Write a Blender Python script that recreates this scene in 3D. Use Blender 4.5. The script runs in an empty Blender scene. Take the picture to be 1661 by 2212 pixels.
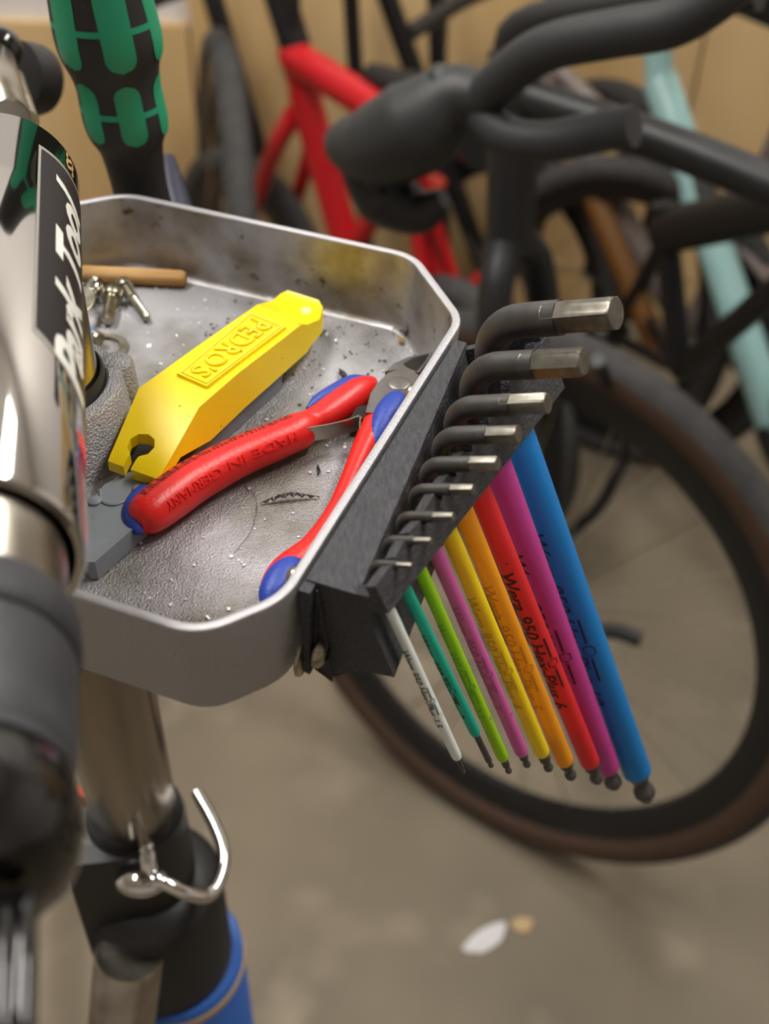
import bpy, bmesh, math, random
import numpy as np
from mathutils import Vector, Matrix
random.seed(7); rng = np.random.default_rng(7)
S_ = bpy.context.scene
COL = S_.collection
# ------------------------------------------------------------------ camera
F_PX = 2500.0; CAM_H = 1.29; PITCH = math.radians(42.3); ROLL = math.radians(1.3)
V = lambda *a: np.array(a, float)
fw = V(0, math.cos(PITCH), -math.sin(PITCH)); r0 = V(1, 0, 0); u0 = np.cross(r0, fw)
rt = math.cos(ROLL)*r0 + math.sin(ROLL)*u0; up = -math.sin(ROLL)*r0 + math.cos(ROLL)*u0
CAMP = V(0, 0, CAM_H)
cam_d = bpy.data.cameras.new('camera'); cam = bpy.data.objects.new('camera', cam_d); COL.objects.link(cam)
cam.matrix_world = Matrix(((rt[0], up[0], -fw[0], 0), (rt[1], up[1], -fw[1], 0), (rt[2], up[2], -fw[2], CAM_H), (0, 0, 0, 1)))
cam_d.sensor_fit = 'VERTICAL'; cam_d.sensor_height = 24.0; cam_d.lens = 24.0*F_PX/2212.0
cam_d.clip_start = 0.01; cam_d.clip_end = 50
cam_d.dof.use_dof = True; cam_d.dof.focus_distance = 0.374
cam_d.dof.aperture_fstop = (cam_d.lens/1000.0)/0.0049
S_.camera = cam
# ------------------------------------------------------------------ world, exposure
wd = bpy.data.worlds.new('world'); S_.world = wd; wd.use_nodes = True
wd.node_tree.nodes['Background'].inputs[0].default_value = (0.9, 0.92, 1.0, 1); wd.node_tree.nodes['Background'].inputs[1].default_value = 0.0
S_.view_settings.view_transform = 'Standard'; S_.view_settings.look = 'None'; S_.view_settings.gamma = 1.0
S_.view_settings.exposure = 0.38
LAMP_E = 21.5
S_.cycles.use_denoising = True; S_.cycles.max_bounces = 6
# ------------------------------------------------------------------ pixel to place helpers
def ray(x, y): return fw + (x-830.5)/F_PX*rt - (y-1106.0)/F_PX*up
def U(x, y, z): d = ray(x, y); return CAMP + d*((z-CAM_H)/d[2])
def UD(x, y, dep): return CAMP + ray(x, y)*dep
def DEP(p): return float((np.asarray(p)-CAMP) @ fw)
PSI = math.radians(-20.7)
e1 = V(math.cos(PSI), math.sin(PSI), 0); e2 = V(math.sin(PSI), -math.cos(PSI), 0); ez = V(0, 0, 1)
RIM = CAM_H - .2246; TB = V(.0399, .3833, 0); FLZ = RIM - .0315
def T(u, v, z): return TB - u*e1 + v*e2 + V(0, 0, RIM+z)     # tray frame, u to the left, v to the front
# ------------------------------------------------------------------ materials
MATS = {}
def mat(name, col, rough=.5, metal=0., var=None, vscale=40., vdetail=4., stretch=(1, 1, 1), rot=0., bump=0., bscale=200., speck=None, emit=0., coat=0., spec=.5, lo=.35, hi=.65, trans=0.):
    if name in MATS: return MATS[name]
    m = bpy.data.materials.new(name); m.use_nodes = True; nt = m.node_tree; N = nt.nodes; L = nt.links
    b = N['Principled BSDF']; b.inputs['Base Color'].default_value = (*col, 1)
    b.inputs['Roughness'].default_value = rough; b.inputs['Metallic'].default_value = metal
    b.inputs['Coat Weight'].default_value = coat; b.inputs['Specular IOR Level'].default_value = spec
    b.inputs['Transmission Weight'].default_value = trans
    if emit: b.inputs['Emission Color'].default_value = (*col, 1); b.inputs['Emission Strength'].default_value = emit
    src = None
    if var or bump or speck:
        tc = N.new('ShaderNodeTexCoord'); mp = N.new('ShaderNodeMapping'); L.new(tc.outputs['Object'], mp.inputs[0])
        mp.inputs['Rotation'].default_value = (0, 0, rot); mp.inputs['Scale'].default_value = stretch
        if rot: mp.vector_type = 'TEXTURE' if False else 'POINT'
    if var:
        nz = N.new('ShaderNodeTexNoise'); nz.inputs['Scale'].default_value = vscale; nz.inputs['Detail'].default_value = vdetail
        L.new(mp.outputs[0], nz.inputs['Vector'])
        rp = N.new('ShaderNodeValToRGB'); rp.color_ramp.elements[0].position = lo; rp.color_ramp.elements[1].position = hi
        rp.color_ramp.elements[0].color = (*col, 1); rp.color_ramp.elements[1].color = (*var, 1)
        L.new(nz.outputs['Fac'], rp.inputs[0]); src = rp.outputs[0]
    if speck:                                                # (colour, scale, low, high)
        n2 = N.new('ShaderNodeTexNoise'); n2.inputs['Scale'].default_value = speck[1]; n2.inputs['Detail'].default_value = 2
        L.new(mp.outputs[0], n2.inputs['Vector'])
        r2 = N.new('ShaderNodeValToRGB'); r2.color_ramp.elements[0].position = speck[2]; r2.color_ramp.elements[1].position = speck[3]
        L.new(n2.outputs['Fac'], r2.inputs[0])
        mx = N.new('ShaderNodeMix'); mx.data_type = 'RGBA'; L.new(r2.outputs[0], mx.inputs[0])
        if src: L.new(src, mx.inputs[6])
        else: mx.inputs[6].default_value = (*col, 1)
        mx.inputs[7].default_value = (*speck[0], 1); src = mx.outputs[2]
    if src: L.new(src, b.inputs['Base Color'])
    if bump:
        n3 = N.new('ShaderNodeTexNoise'); n3.inputs['Scale'].default_value = bscale; n3.inputs['Detail'].default_value = 3
        L.new(mp.outputs[0], n3.inputs['Vector'])
        bp = N.new('ShaderNodeBump'); bp.inputs['Strength'].default_value = bump; bp.inputs['Distance'].default_value = .001
        L.new(n3.outputs['Fac'], bp.inputs['Height']); L.new(bp.outputs[0], b.inputs['Normal'])
    MATS[name] = m; return m
def srgb(r, g, b):
    f = lambda c: ((c/255+.055)/1.055)**2.4 if c > 10 else c/255/12.92
    return (f(r), f(g), f(b))
M = dict(
 floor=mat('concrete', srgb(136, 124, 104), .75, var=srgb(110, 101, 86), vscale=2.2, vdetail=6, speck=(srgb(150, 138, 118), 9, .55, .8)),
 white=mat('white_paint', srgb(222, 217, 214), .8),
 ceil=mat('ceiling_paint', srgb(236, 234, 230), .9),
 grey=mat('grey_paint', srgb(150, 146, 140), .8), ply=mat('plywood', srgb(222, 192, 142), .6, var=srgb(198, 162, 108), vscale=6, stretch=(1, 1, .15), speck=(srgb(214, 184, 136), 3, .5, .8)),
 lamp=mat('lamp_diffuser', (1., .97, .92), .5, emit=LAMP_E), lampbody=mat('lamp_housing', srgb(230, 230, 230), .4),
 tray=mat('cast_aluminium', srgb(182, 181, 185), .5, .75, var=srgb(126, 122, 114), vscale=26, vdetail=8, bump=.9, bscale=1300, lo=.44, hi=.68),
 wall_t=mat('tray_wall_metal', srgb(182, 181, 185), .4, .9, var=srgb(128, 118, 100), vscale=45, vdetail=8, lo=.42, hi=.7, speck=(srgb(90, 80, 62), 120, .66, .74), bump=.25, bscale=1400),
 outer_t=mat('cast_outer_wall', srgb(182, 181, 185), .5, .75, bump=1.0, bscale=1300),
 rim_t=mat('cast_rim', srgb(182, 181, 185), .48, .75, bump=.4, bscale=1800),
 chrome=mat('chrome', srgb(215, 213, 208), .07, 1.0),
 steel=mat('brushed_steel', srgb(178, 172, 160), .28, 1.0, var=srgb(150, 142, 128), vscale=60),
 postm=mat('post_steel', srgb(156, 148, 138), .22, 1.0),
 zinc=mat('zinc_steel', srgb(190, 186, 172), .3, 1.0, var=srgb(150, 142, 120), vscale=220),
 rubber=mat('black_rubber', srgb(52, 53, 56), .6, var=srgb(78, 79, 82), vscale=50, vdetail=6, lo=.45, hi=.8),
 gloss=mat('gloss_black', srgb(14, 13, 13), .12, coat=.5),
 blk=mat('black_plastic', srgb(26, 26, 27), .45), blk2=mat('matte_black_frame', srgb(26, 26, 27), .45, var=srgb(20, 20, 21), vscale=10),
 print3d=mat('printed_plastic', srgb(50, 50, 54), .55, var=srgb(62, 62, 67), vscale=900, stretch=(1, .22, 1), rot=math.radians(20.7), lo=.40, hi=.60, bump=1.0, bscale=1300),
 keysteel=mat('phosphated_steel', srgb(90, 89, 87), .42, .6, var=srgb(80, 77, 74), vscale=160),
 hexsteel=mat('bare_hex_steel', srgb(134, 130, 120), .38, .85, var=srgb(112, 108, 100), vscale=300),
 yellow=mat('yellow_nylon', srgb(246, 214, 4), .38, var=srgb(240, 206, 2), vscale=30, speck=(srgb(120, 100, 20), 260, .73, .77)),
 greyl=mat('grey_nylon', srgb(128, 134, 140), .5, var=srgb(116, 122, 128), vscale=60, speck=(srgb(80, 84, 86), 300, .72, .76)),
 wornw=mat('worn_nylon', srgb(236, 214, 150), .6),
 red=mat('red_grip', srgb(222, 30, 26), .36, bump=.12, bscale=900), blue=mat('blue_grip', srgb(32, 62, 158), .45, bump=.25, bscale=1100),
 ink=mat('ink', srgb(26, 18, 20), .6), inkb=mat('barcode_ink', srgb(88, 16, 22), .6),
 jaw=mat('plier_steel', srgb(128, 126, 122), .38, .7, var=srgb(108, 104, 100), vscale=90), jawd=mat('dark_jaw_steel', srgb(62, 58, 54), .3, .8),
 wood=mat('beech', srgb(206, 164, 104), .6, var=srgb(176, 130, 74), vscale=260, stretch=(.06, 1, 1), lo=.4, hi=.62),
 green=mat('green_inlay', srgb(30, 152, 112), .45), grip=mat('soft_black_grip', srgb(38, 36, 35), .55, speck=(srgb(70, 68, 64), 500, .7, .76)),
 loctite=mat('blue_thread_patch', srgb(30, 120, 196), .5), scrap=mat('dark_shaving', srgb(48, 46, 44), .4, .4), chip=mat('bright_chip', srgb(232, 232, 228), .3, .3), grit=mat('grey_grit', srgb(92, 88, 80), .6),
 leaf=mat('dry_leaf', srgb(150, 120, 70), .7), hair=mat('hair', srgb(60, 52, 46), .5),
 decal=mat('black_decal', srgb(32, 28, 30), .5, spec=.3), decalw=mat('white_print', srgb(236, 236, 228), .4), decale=mat('decal_edge', srgb(150, 148, 140), .4), violet=mat('violet_print', srgb(52, 36, 92), .4),
 redf=mat('red_frame', srgb(196, 8, 24), .3, coat=.4), mint=mat('mint_frame', srgb(160, 202, 200), .3, coat=.3), bronze=mat('bronze_frame', srgb(112, 74, 30), .4), mauve=mat('mauve_frame', srgb(120, 108, 102), .4),
 tyre=mat('tyre_tread', srgb(64, 63, 62), .8, var=srgb(52, 51, 50), vscale=60), side=mat('brown_sidewall', srgb(70, 50, 36), .7), rim=mat('black_rim', srgb(24, 24, 26), .35), tape=mat('bar_tape', srgb(46, 47, 48), .6, bump=.3, bscale=300),
 hoodm=mat('hood_rubber', srgb(42, 43, 43), .5), blk3=mat('satin_black_frame', srgb(14, 14, 15), .5), bluetube=mat('blue_tube', srgb(44, 96, 178), .4), orange=mat('orange_label', srgb(206, 72, 30), .5), navy=mat('navy_plastic', srgb(13, 17, 44), .5), paper=mat('paper_scrap', srgb(214, 212, 214), .8), tan=mat('tan_scrap', srgb(190, 164, 122), .8))
for nm, c in dict(s10=(0, 120, 196), s8=(186, 56, 140), s6=(222, 34, 38), s5=(244, 156, 0), s4=(246, 212, 0), s3=(206, 92, 162), s25=(150, 204, 0), s2=(10, 168, 140), s15=(228, 236, 230)).items():
    M[nm] = mat('sleeve_'+nm, srgb(*c), .42, speck=(tuple(x*.45 for x in srgb(*c)), 330, .71, .76), bump=.05, bscale=500)
# ------------------------------------------------------------------ object helpers
def origin_of(parent):
    while parent is not None and parent.parent is not None: parent = parent.parent
    return np.array(parent.location) if parent is not None else None
def obj(name, bm, m, parent=None, smooth=True, angle=40, loc=None):
    """bm carries world coordinates; linked as one mesh object"""
    if parent is not None: o0 = origin_of(parent)
    else:
        co = np.array([v.co for v in bm.verts]); o0 = V((co[:, 0].min()+co[:, 0].max())/2, (co[:, 1].min()+co[:, 1].max())/2, co[:, 2].min()) if loc is None else np.array(loc)
    bmesh.ops.translate(bm, verts=bm.verts, vec=Vector(-o0))
    bmesh.ops.recalc_face_normals(bm, faces=bm.faces)
    me = bpy.data.meshes.new(name); bm.to_mesh(me); bm.free()
    if smooth:
        me.shade_smooth()
        try: me.set_sharp_from_angle(angle=math.radians(angle))
        except Exception: pass
    me.materials.append(m)
    o = bpy.data.objects.new(name, me); COL.objects.link(o)
    if parent is not None: o.parent = parent
    else: o.location = o0
    return o
def tag(o, label=None, cat=None, group=None, kind=None):
    if label: o['label'] = label
    if cat: o['category'] = cat
    if group: o['group'] = group
    if kind: o['kind'] = kind
    return o
def thing(name, label, cat, loc, group=None):
    o = bpy.data.objects.new(name, None); COL.objects.link(o); o.location = tuple(loc); o.empty_display_size = .02
    return tag(o, label, cat, group)
def nrm(a): a = np.asarray(a, float); return a/np.linalg.norm(a)
def frames(pts, ref=None):
    pts = [np.asarray(p, float) for p in pts]; n = len(pts); out = []
    for i in range(n):
        t = nrm(pts[min(i+1, n-1)]-pts[max(i-1, 0)])
        if i == 0:
            a = np.asarray(ref, float) if ref is not None else (V(0, 0, 1) if abs(t[2]) < .9 else V(1, 0, 0))
        else: a = out[-1][1]
        a = nrm(a - t*(a @ t)); out.append((t, a, np.cross(t, a)))
    return out
def tube(bm, pts, rad, seg=16, ref=None, caps=True, fixed=False):
    """rad: number, list of numbers or list of (ra along ref, rb across)"""
    n = len(pts); R = [rad]*n if np.isscalar(rad) else list(rad)
    fr = frames(pts, ref); rings = []
    for p, r, (t, a, b) in zip(pts, R, fr):
        if fixed: a = nrm(np.asarray(ref)-t*(np.asarray(ref) @ t)); b = np.cross(t, a)
        ra, rb = (r, r) if np.isscalar(r) else r
        rings.append([bm.verts.new(p + ra*math.cos(k*2*math.pi/seg)*a + rb*math.sin(k*2*math.pi/seg)*b) for k in range(seg)])
    for A, B in zip(rings, rings[1:]):
        for k in range(seg): bm.faces.new((A[k], A[(k+1) % seg], B[(k+1) % seg], B[k]))
    if caps: bm.faces.new(rings[0][::-1]); bm.faces.new(rings[-1])
    return rings
def spl(pts, n=8):
    """Catmull-Rom through rows of any width"""
    P = [np.asarray(p, float) for p in pts]; P = [2*P[0]-P[1]]+P+[2*P[-1]-P[-2]]; out = []
    for i in range(1, len(P)-2):
        for k in range(n):
            t = k/n; a, b, c, d = P[i-1:i+3]
            out.append(.5*((2*b)+(c-a)*t+(2*a-5*b+4*c-d)*t*t+(3*b-a-3*c+d)*t**3))
    out.append(P[-2]); return out
def _lathe(bm, base, axis, prof, seg=32, ref=None, caps=True):
    axis = nrm(axis); base = np.asarray(base, float)
    a = np.asarray(ref, float) if ref is not None else (V(0, 0, 1) if abs(axis[2]) < .9 else V(1, 0, 0))
    a = nrm(a-axis*(a @ axis)); b = np.cross(axis, a); rings = []
    for r, h in prof:
        r = max(r, 1e-5)
        rings.append([bm.verts.new(base+axis*h+r*(math.cos(k*2*math.pi/seg)*a+math.sin(k*2*math.pi/seg)*b)) for k in range(seg)])
    for A, B in zip(rings, rings[1:]):
        for k in range(seg): bm.faces.new((A[k], A[(k+1) % seg], B[(k+1) % seg], B[k]))
    if caps: bm.faces.new(rings[0][::-1]); bm.faces.new(rings[-1])
    return rings
def prism(bm, top, bot):
    A = [bm.verts.new(p) for p in top]; B = [bm.verts.new(p) for p in bot]; n = len(A)
    bm.faces.new(A); bm.faces.new(B[::-1])
    for k in range(n): bm.faces.new((A[k], B[k], B[(k+1) % n], A[(k+1) % n]))
def box(bm, c, ax, hs):
    c = np.asarray(c, float); ax = [nrm(a) for a in ax]
    vs = [bm.verts.new(c+sx*hs[0]*ax[0]+sy*hs[1]*ax[1]+sz*hs[2]*ax[2]) for sx in (-1, 1) for sy in (-1, 1) for sz in (-1, 1)]
    for f in ((0, 1, 3, 2), (4, 6, 7, 5), (0, 4, 5, 1), (2, 3, 7, 6), (0, 2, 6, 4), (1, 5, 7, 3)): bm.faces.new([vs[i] for i in f])
def bevel(bm, w, seg=2, ang=25):
    es = [e for e in bm.edges if len(e.link_faces) == 2 and e.calc_face_angle(0) > math.radians(ang)]
    bmesh.ops.bevel(bm, geom=es, offset=w, segments=seg, affect='EDGES', profile=.5, clamp_overlap=True)
NB = bmesh.new
AX = (V(1, 0, 0), V(0, 1, 0), V(0, 0, 1))
def text2d(s, shear=0., bold=0., sub=1):
    cu = bpy.data.curves.new('t', 'FONT'); cu.body = s; cu.size = 1; cu.shear = shear; cu.offset = bold; cu.resolution_u = 3
    o = bpy.data.objects.new('t', cu); COL.objects.link(o); dg = bpy.context.evaluated_depsgraph_get(); dg.update()
    me = bpy.data.meshes.new_from_object(o.evaluated_get(dg)); bpy.data.objects.remove(o); bpy.data.curves.remove(cu)
    bm = NB(); bm.from_mesh(me); bpy.data.meshes.remove(me); bmesh.ops.triangulate(bm, faces=bm.faces)
    for _ in range(sub): bmesh.ops.subdivide_edges(bm, edges=[e for e in bm.edges if e.calc_length() > .12], cuts=1); bmesh.ops.triangulate(bm, faces=bm.faces)
    bmesh.ops.remove_doubles(bm, verts=bm.verts, dist=1e-5)
    return bm
def strokes2d(polys):
    """flat polygons [(x,y)...] as a mesh"""
    bm = NB()
    for p in polys:
        try: bm.faces.new([bm.verts.new((x, y, 0)) for x, y in p])
        except ValueError: pass
    bmesh.ops.triangulate(bm, faces=bm.faces); return bm
def warp(bm, fn):
    for v in bm.verts: v.co = Vector(fn(v.co.x, v.co.y))
    return bm
def bounds2(bm):
    c = np.array([v.co for v in bm.verts]); return c.min(0), c.max(0)
# ------------------------------------------------------------------ room
def room_box(name, lo, hi, m, kind='structure'):
    bm = NB(); lo, hi = np.array(lo, float), np.array(hi, float); box(bm, (lo+hi)/2, AX, (hi-lo)/2)
    return tag(obj(name, bm, m, smooth=False), kind=kind)
WY = 2.03
room_box('floor', (-2.6, -2.2, -.1), (2.8, WY+.1, 0), M['floor'])
wb = room_box('wall_back', (-2.6, WY, 0), (2.8, WY+.1, 2.7), M['white'])
room_box('wall_left', (-2.7, -2.2, 0), (-2.6, WY, 2.7), M['white']); room_box('wall_right', (2.8, -2.2, 0), (2.9, WY, 2.7), M['white'])
room_box('wall_front', (-2.6, -2.3, 0), (2.8, -2.2, 2.7), M['white']); room_box('ceiling', (-2.7, -2.3, 2.7), (2.9, WY+.1, 2.8), M['ceil'])
x = -2.55
while x < 2.75:                                              # plywood sheets screwed to the back wall
    w = .44; h = .565 if x < -.4 else .95
    bm = NB(); box(bm, ((x+x+w-.006)/2, WY-.009, h/2+.004), AX, ((w-.006)/2, .009, h/2)); obj('plywood_panel', bm, M['ply'], wb, smooth=False); x += w
for i, (lx, ly, lw, ll, lab) in enumerate(((.95, .95, .16, .62, 'white ceiling lamp with long diffuser above the bicycles'), (-.70, .75, .16, .62, 'white ceiling lamp with long diffuser above the repair stand'))):
    sd_ = ('right', 'left')[i]; lt = thing('ceiling_lamp_%s_offscreen' % sd_, lab, 'lamp', (lx, ly, 2.62))
    bm = NB(); box(bm, (lx, ly, 2.67), AX, (lw+.02, ll+.02, .03)); obj('housing', bm, M['lampbody'], lt, smooth=False)
    bm = NB(); box(bm, (lx, ly, 2.632), AX, (lw, ll, .008)); obj('diffuser_%s_offscreen' % sd_, bm, M['lamp'], lt, smooth=False)
# ------------------------------------------------------------------ tray
PC = (.1245, .1185)                                          # post centre in the tray frame
pc = T(*PC, 0)*V(1, 1, 0)
def rounded(cs, n=10):
    """cs: (u, v, fillet) corners in order"""
    out = []; k = len(cs)
    for i in range(k):
        p0, p, p1 = np.array(cs[i-1][:2]), np.array(cs[i][:2]), np.array(cs[(i+1) % k][:2]); r = cs[i][2]
        a, b = nrm(p0-p), nrm(p1-p); ang = math.acos(np.clip(a @ b, -1, 1)); d = r/math.tan(ang/2)
        c = p+nrm(a+b)*r/math.sin(ang/2); s, e = p+a*d-c, p+b*d-c
        for j in range(n+1):
            t = j/n; w = math.acos(np.clip(s @ e/r/r, -1, 1)); out.append(c+(math.sin((1-t)*w)*s+math.sin(t*w)*e)/math.sin(w))
    return out
TRAY = [(.032, 0, .02), (.1595, 0, .02), (.197, .04, .02), (.197, .165, .02), (.158, .2047, .02), (.016, .2047, .018), (0, .184, .022), (0, .036, .02)]
RP = rounded(TRAY)
def offs(pts, d):
    n = len(pts); out = []
    for i in range(n):
        t = nrm(pts[(i+1) % n]-pts[i-1]); nn = V(t[1], -t[0]); out.append(pts[i]+nn*d)
    return out
cen = sum(RP)/len(RP)
if (offs(RP, .001)[0]-cen) @ (RP[0]-cen) > (RP[0]-cen) @ (RP[0]-cen): SGN = -1
else: SGN = 1
tray = thing('tool_tray', 'cast aluminium tool tray with raised walls clamped around the stand post', 'tray', T(.1, .1, -.042))
def fill_hole(bm, ring, z):
    hole = [bm.verts.new(pc+V(0, 0, RIM+z)+.0235*V(math.cos(k*2*math.pi/32), math.sin(k*2*math.pi/32), 0)) for k in range(32)]
    es = [bm.edges.new((hole[k], hole[(k+1) % 32])) for k in range(32)]
    for k in range(len(ring)):
        e = bm.edges.get((ring[k], ring[(k+1) % len(ring)])); es.append(e or bm.edges.new((ring[k], ring[(k+1) % len(ring)])))
    bmesh.ops.triangle_fill(bm, edges=es, use_beauty=True)
def loops(seq, fill_first=False, fill_last=False):
    bm = NB(); rings = []
    for d, z in seq: rings.append([bm.verts.new(T(p[0], p[1], z)) for p in offs(RP, SGN*d)])
    n = len(RP)
    for A, B in zip(rings, rings[1:]):
        for k in range(n): bm.faces.new((A[k], A[(k+1) % n], B[(k+1) % n], B[k]))
    if fill_first: fill_hole(bm, rings[0], seq[0][1])
    if fill_last: fill_hole(bm, rings[-1], seq[-1][1])
    return bm
obj('outer_wall', loops([(.0085, -.0385), (.0050, -.0375), (.0030, -.035), (.0004, -.001)], fill_first=True), M['outer_t'], tray)
obj('rim_edge', loops([(.0004, -.001), (.0006, -.0003), (.0013, 0), (.0026, 0), (.0033, -.0004), (.0035, -.001)]), M['rim_t'], tray)
obj('inner_wall', loops([(.0035, -.001), (.0056, -.0285), (.0064, -.0304), (.0082, -.0315)]), M['wall_t'], tray)
bm = loops([(.0082, -.0315)], fill_last=True); bmesh.ops.triangulate(bm, faces=bm.faces); obj('tray_floor', bm, M['tray'], tray)
col_ = NB(); h0, h1 = FLZ-.002, RIM-.0075
_lathe(col_, pc+V(0, 0, 0), ez, [(.0232, h0), (.0232, h1-.001), (.0242, h1), (.0275, h1), (.0287, h1-.0015), (.0305, h0+.004), (.034, h0)], 48, None, False)
obj('collar', col_, M['tray'], tray)
for du, dv, nm in ((-.0175, -.0215, 'screw_boss'), (.020, .020, 'screw_boss')):
    bc = T(PC[0]+du, PC[1]+dv, 0)*V(1, 1, 0); bm = NB()
    _lathe(bm, bc, ez, [(.0078, h0), (.0072, h0+.004), (.0062, h1-.0015), (.0052, h1-.0003), (.0040, h1+.0004), (.0001, h1+.0006)], 24, None, True); obj(nm, bm, M['tray'], tray)
bm = NB(); _lathe(bm, pc, ez, [(.0214, h0+.002), (.0214, h1+.003), (.0222, h1+.004), (.0229, h1+.003), (.0229, h0+.002)], 40, None, False); obj('rubber_bush', bm, M['blk'], tray)
# ------------------------------------------------------------------ repair stand
stand = thing('repair_stand', 'chrome and black bicycle repair stand with blue mast carrying the tray', 'repair stand', pc)
def cyl(name, a, b, r, m, parent, seg=32, prof=None):
    bm = NB(); a, b = np.asarray(a, float), np.asarray(b, float); L = np.linalg.norm(b-a)
    _lathe(bm, a, nrm(b-a), prof(L) if prof else [(r*.96, 0), (r, r*.05), (r, L-r*.05), (r*.96, L)], seg, None, True)
    return obj(name, bm, m, parent)
cyl('upper_post', pc+V(0, 0, .70), pc+V(0, 0, 1.10), .0208, M['postm'], stand, 48)
Afar, Anear = V(-.1318, .3655, 1.110), V(-.0906, .179, 1.110); ad = nrm(Anear-Afar); BR = .0251; BL = np.linalg.norm(Anear-Afar)
bm = NB(); _lathe(bm, Afar, ad, [(.0215, .012), (BR-.001, .011), (BR, .0122), (BR, BL-.0012), (BR-.0008, BL), (.0225, BL), (.0225, BL-.03)], 96, None, False); bar_ = obj('clamp_barrel', bm, M['chrome'], stand)
cyl('inner_tube', Afar+ad*(BL-.05), Anear+ad*.022, .0208, M['steel'], stand, 64)
s0 = BL+.0215
def arm(name, prof, m): bm = NB(); _lathe(bm, Afar, ad, [(r, s0+h) for r, h in prof], 64, None, True); return obj(name, bm, m, stand)
arm('rubber_band', [(.0205, -.0015), (.0228, -.001), (.0236, .001), (.0237, .0085), (.0225, .010)], M['rubber'])
arm('rubber_sleeve', [(.0205, .0095), (.0222, .0105), (.0228, .0125), (.0226, .034), (.0216, .0365), (.0222, .038), (.0222, .0395), (.018, .041)], M['rubber'])
arm('end_cap', [(.016, .0405), (.0225, .0415), (.0236, .045), (.0238, .051), (.0222, .056), (.0185, .060), (.012, .0625), (.004, .063)], M['gloss'])
rb = Afar+ad*(s0+.058)+V(.0045, 0, .012)
cyl('clamp_rod', UD(52, 1930, .192), UD(42, 2300, .172), .0024, M['gloss'], stand)
cyl('clamp_rod', UD(6, 1930, .190), UD(4, 2300, .170), .0018, M['gloss'], stand)
# the far end of the barrel: rounded cam cover and knob
kb = UD(2, 105, .50); bm = NB(); bmesh.ops.create_uvsphere(bm, u_segments=32, v_segments=20, radius=.0092, matrix=Matrix.Translation(kb)); obj('cam_cover', bm, M['gloss'], stand)
k0, k1 = UD(30, 165, .54), UD(106, 178, .56)
bm = NB(); _lathe(bm, k0, nrm(k1-k0), [(.013, 0), (.0165, .001), (.0165, .0135), (.0155, .0165), (.012, .0175)], 32); obj('clamp_knob', bm, M['blk'], stand)
cyl('cam_link', UD(30, 170, .50), UD(60, 262, .465), .0045, M['zinc'], stand)
cyl('cam_spacer', UD(-14, 120, .50), UD(20, 258, .46), .0085, M['steel'], stand)
# decal on the barrel: p is distance from the far end, phi the angle from the top towards the right
bx_ = nrm(np.cross(ad, ez)); bx_ = bx_ if bx_[0] > 0 else -bx_
def on_barrel(p, phi, lift): return Afar+ad*p+(BR+lift)*(math.cos(phi)*ez+math.sin(phi)*bx_)
def barrel_patch(p0, p1, f0, f1, lift, nose=0., n=24, mm=14):
    bm = NB(); g = []
    for i in range(n+1):
        row = []
        for j in range(mm+1):
            ph = f0+(f1-f0)*j/mm; pe = p1-nose*abs(1-j/mm) if nose else p1
            row.append(bm.verts.new(on_barrel(p0+(pe-p0)*i/n, ph, lift)))
        g.append(row)
    for i in range(n):
        for j in range(mm): bm.faces.new((g[i][j], g[i][j+1], g[i+1][j+1], g[i+1][j]))
    return bm
PH0, PH1 = math.radians(41), math.radians(118)
edge = obj('decal_edge', barrel_patch(.026, .156, PH0-.035, PH1, .00012, .024), M['decale'], bar_)
dec = obj('decal', barrel_patch(.028, .154, PH0, PH1, .00022, .024), M['decal'], bar_)
for s, p0, p1, f0, hgt, mm_, nm in (('Park Tool', .144, .038, math.radians(86), .0142, 'decalw', 'decal_lettering'), ('SS', .026, .014, math.radians(74), .0045, 'wood', 'decal_small_print')):
    t2 = text2d(s, .42, .035, 2); lo, hi = bounds2(t2)
    def fn(x, y): a = (x-lo[0])/(hi[0]-lo[0]); b = (y-lo[1])/(hi[1]-lo[1]); return on_barrel(p0+(p1-p0)*a, f0-b*hgt/BR, .00040)
    obj(nm, warp(t2, fn), M[mm_], bar_, smooth=False)
# lower mast
cq = pc+V(0, 0, .765)
bm = NB(); _lathe(bm, pc, ez, [(.0212, .80), (.0235, .801), (.0245, .796), (.0245, .745), (.033, .742), (.0375, .735), (.0375, .625)], 40, None, True); obj('mast_collar', bm, M['blk'], stand)
cyl('mast', pc+V(.004, 0, .02), pc+V(.004, 0, .66), .0395, M['bluetube'], stand, 40)
bm = NB(); _lathe(bm, pc+V(.004, 0, .648), ez, [(.0397, 0), (.0402, .001), (.0402, .006), (.0385, .008)], 40, None, False); obj('mast_lip', bm, M['tan'], stand)
bracket = UD(250, 1925, .585); bm = NB(); box(bm, bracket+V(0, .004, 0), (V(1, .15, 0), V(-.15, 1, 0), ez), (.0175, .016, .047)); bevel(bm, .004); obj('leg_bracket', bm, M['blk2'], stand)
cyl('leg_tube', UD(290, 2100, .60)+V(0, 0, .02), V(-.24, .12, .03), .0175, M['steel'], stand)
for dx, dy in ((.42, .1), (-.25, .45)): cyl('leg_tube', pc+V(.004, 0, .32), pc+V(dx, dy, .03), .0175, M['steel'], stand)
bm = NB(); q0 = UD(330, 1830, .56); tube(bm, spl([UD(315, 1800, .555), UD(318, 1850, .55), UD(325, 1885, .55), UD(345, 1905, .548)], 6), .0042, 12); obj('quick_release_bolt', bm, M['chrome'], stand)
bm = NB(); tube(bm, spl([UD(300, 1898, .55), UD(350, 1905, .548), UD(400, 1928, .55), UD(450, 1935, .56), UD(478, 1890, .57), UD(482, 1835, .58), UD(460, 1775, .59), UD(425, 1712, .60)], 8), [.0046]*8+[.0034]*49, 12); obj('quick_release_lever', bm, M['chrome'], stand)
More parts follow.
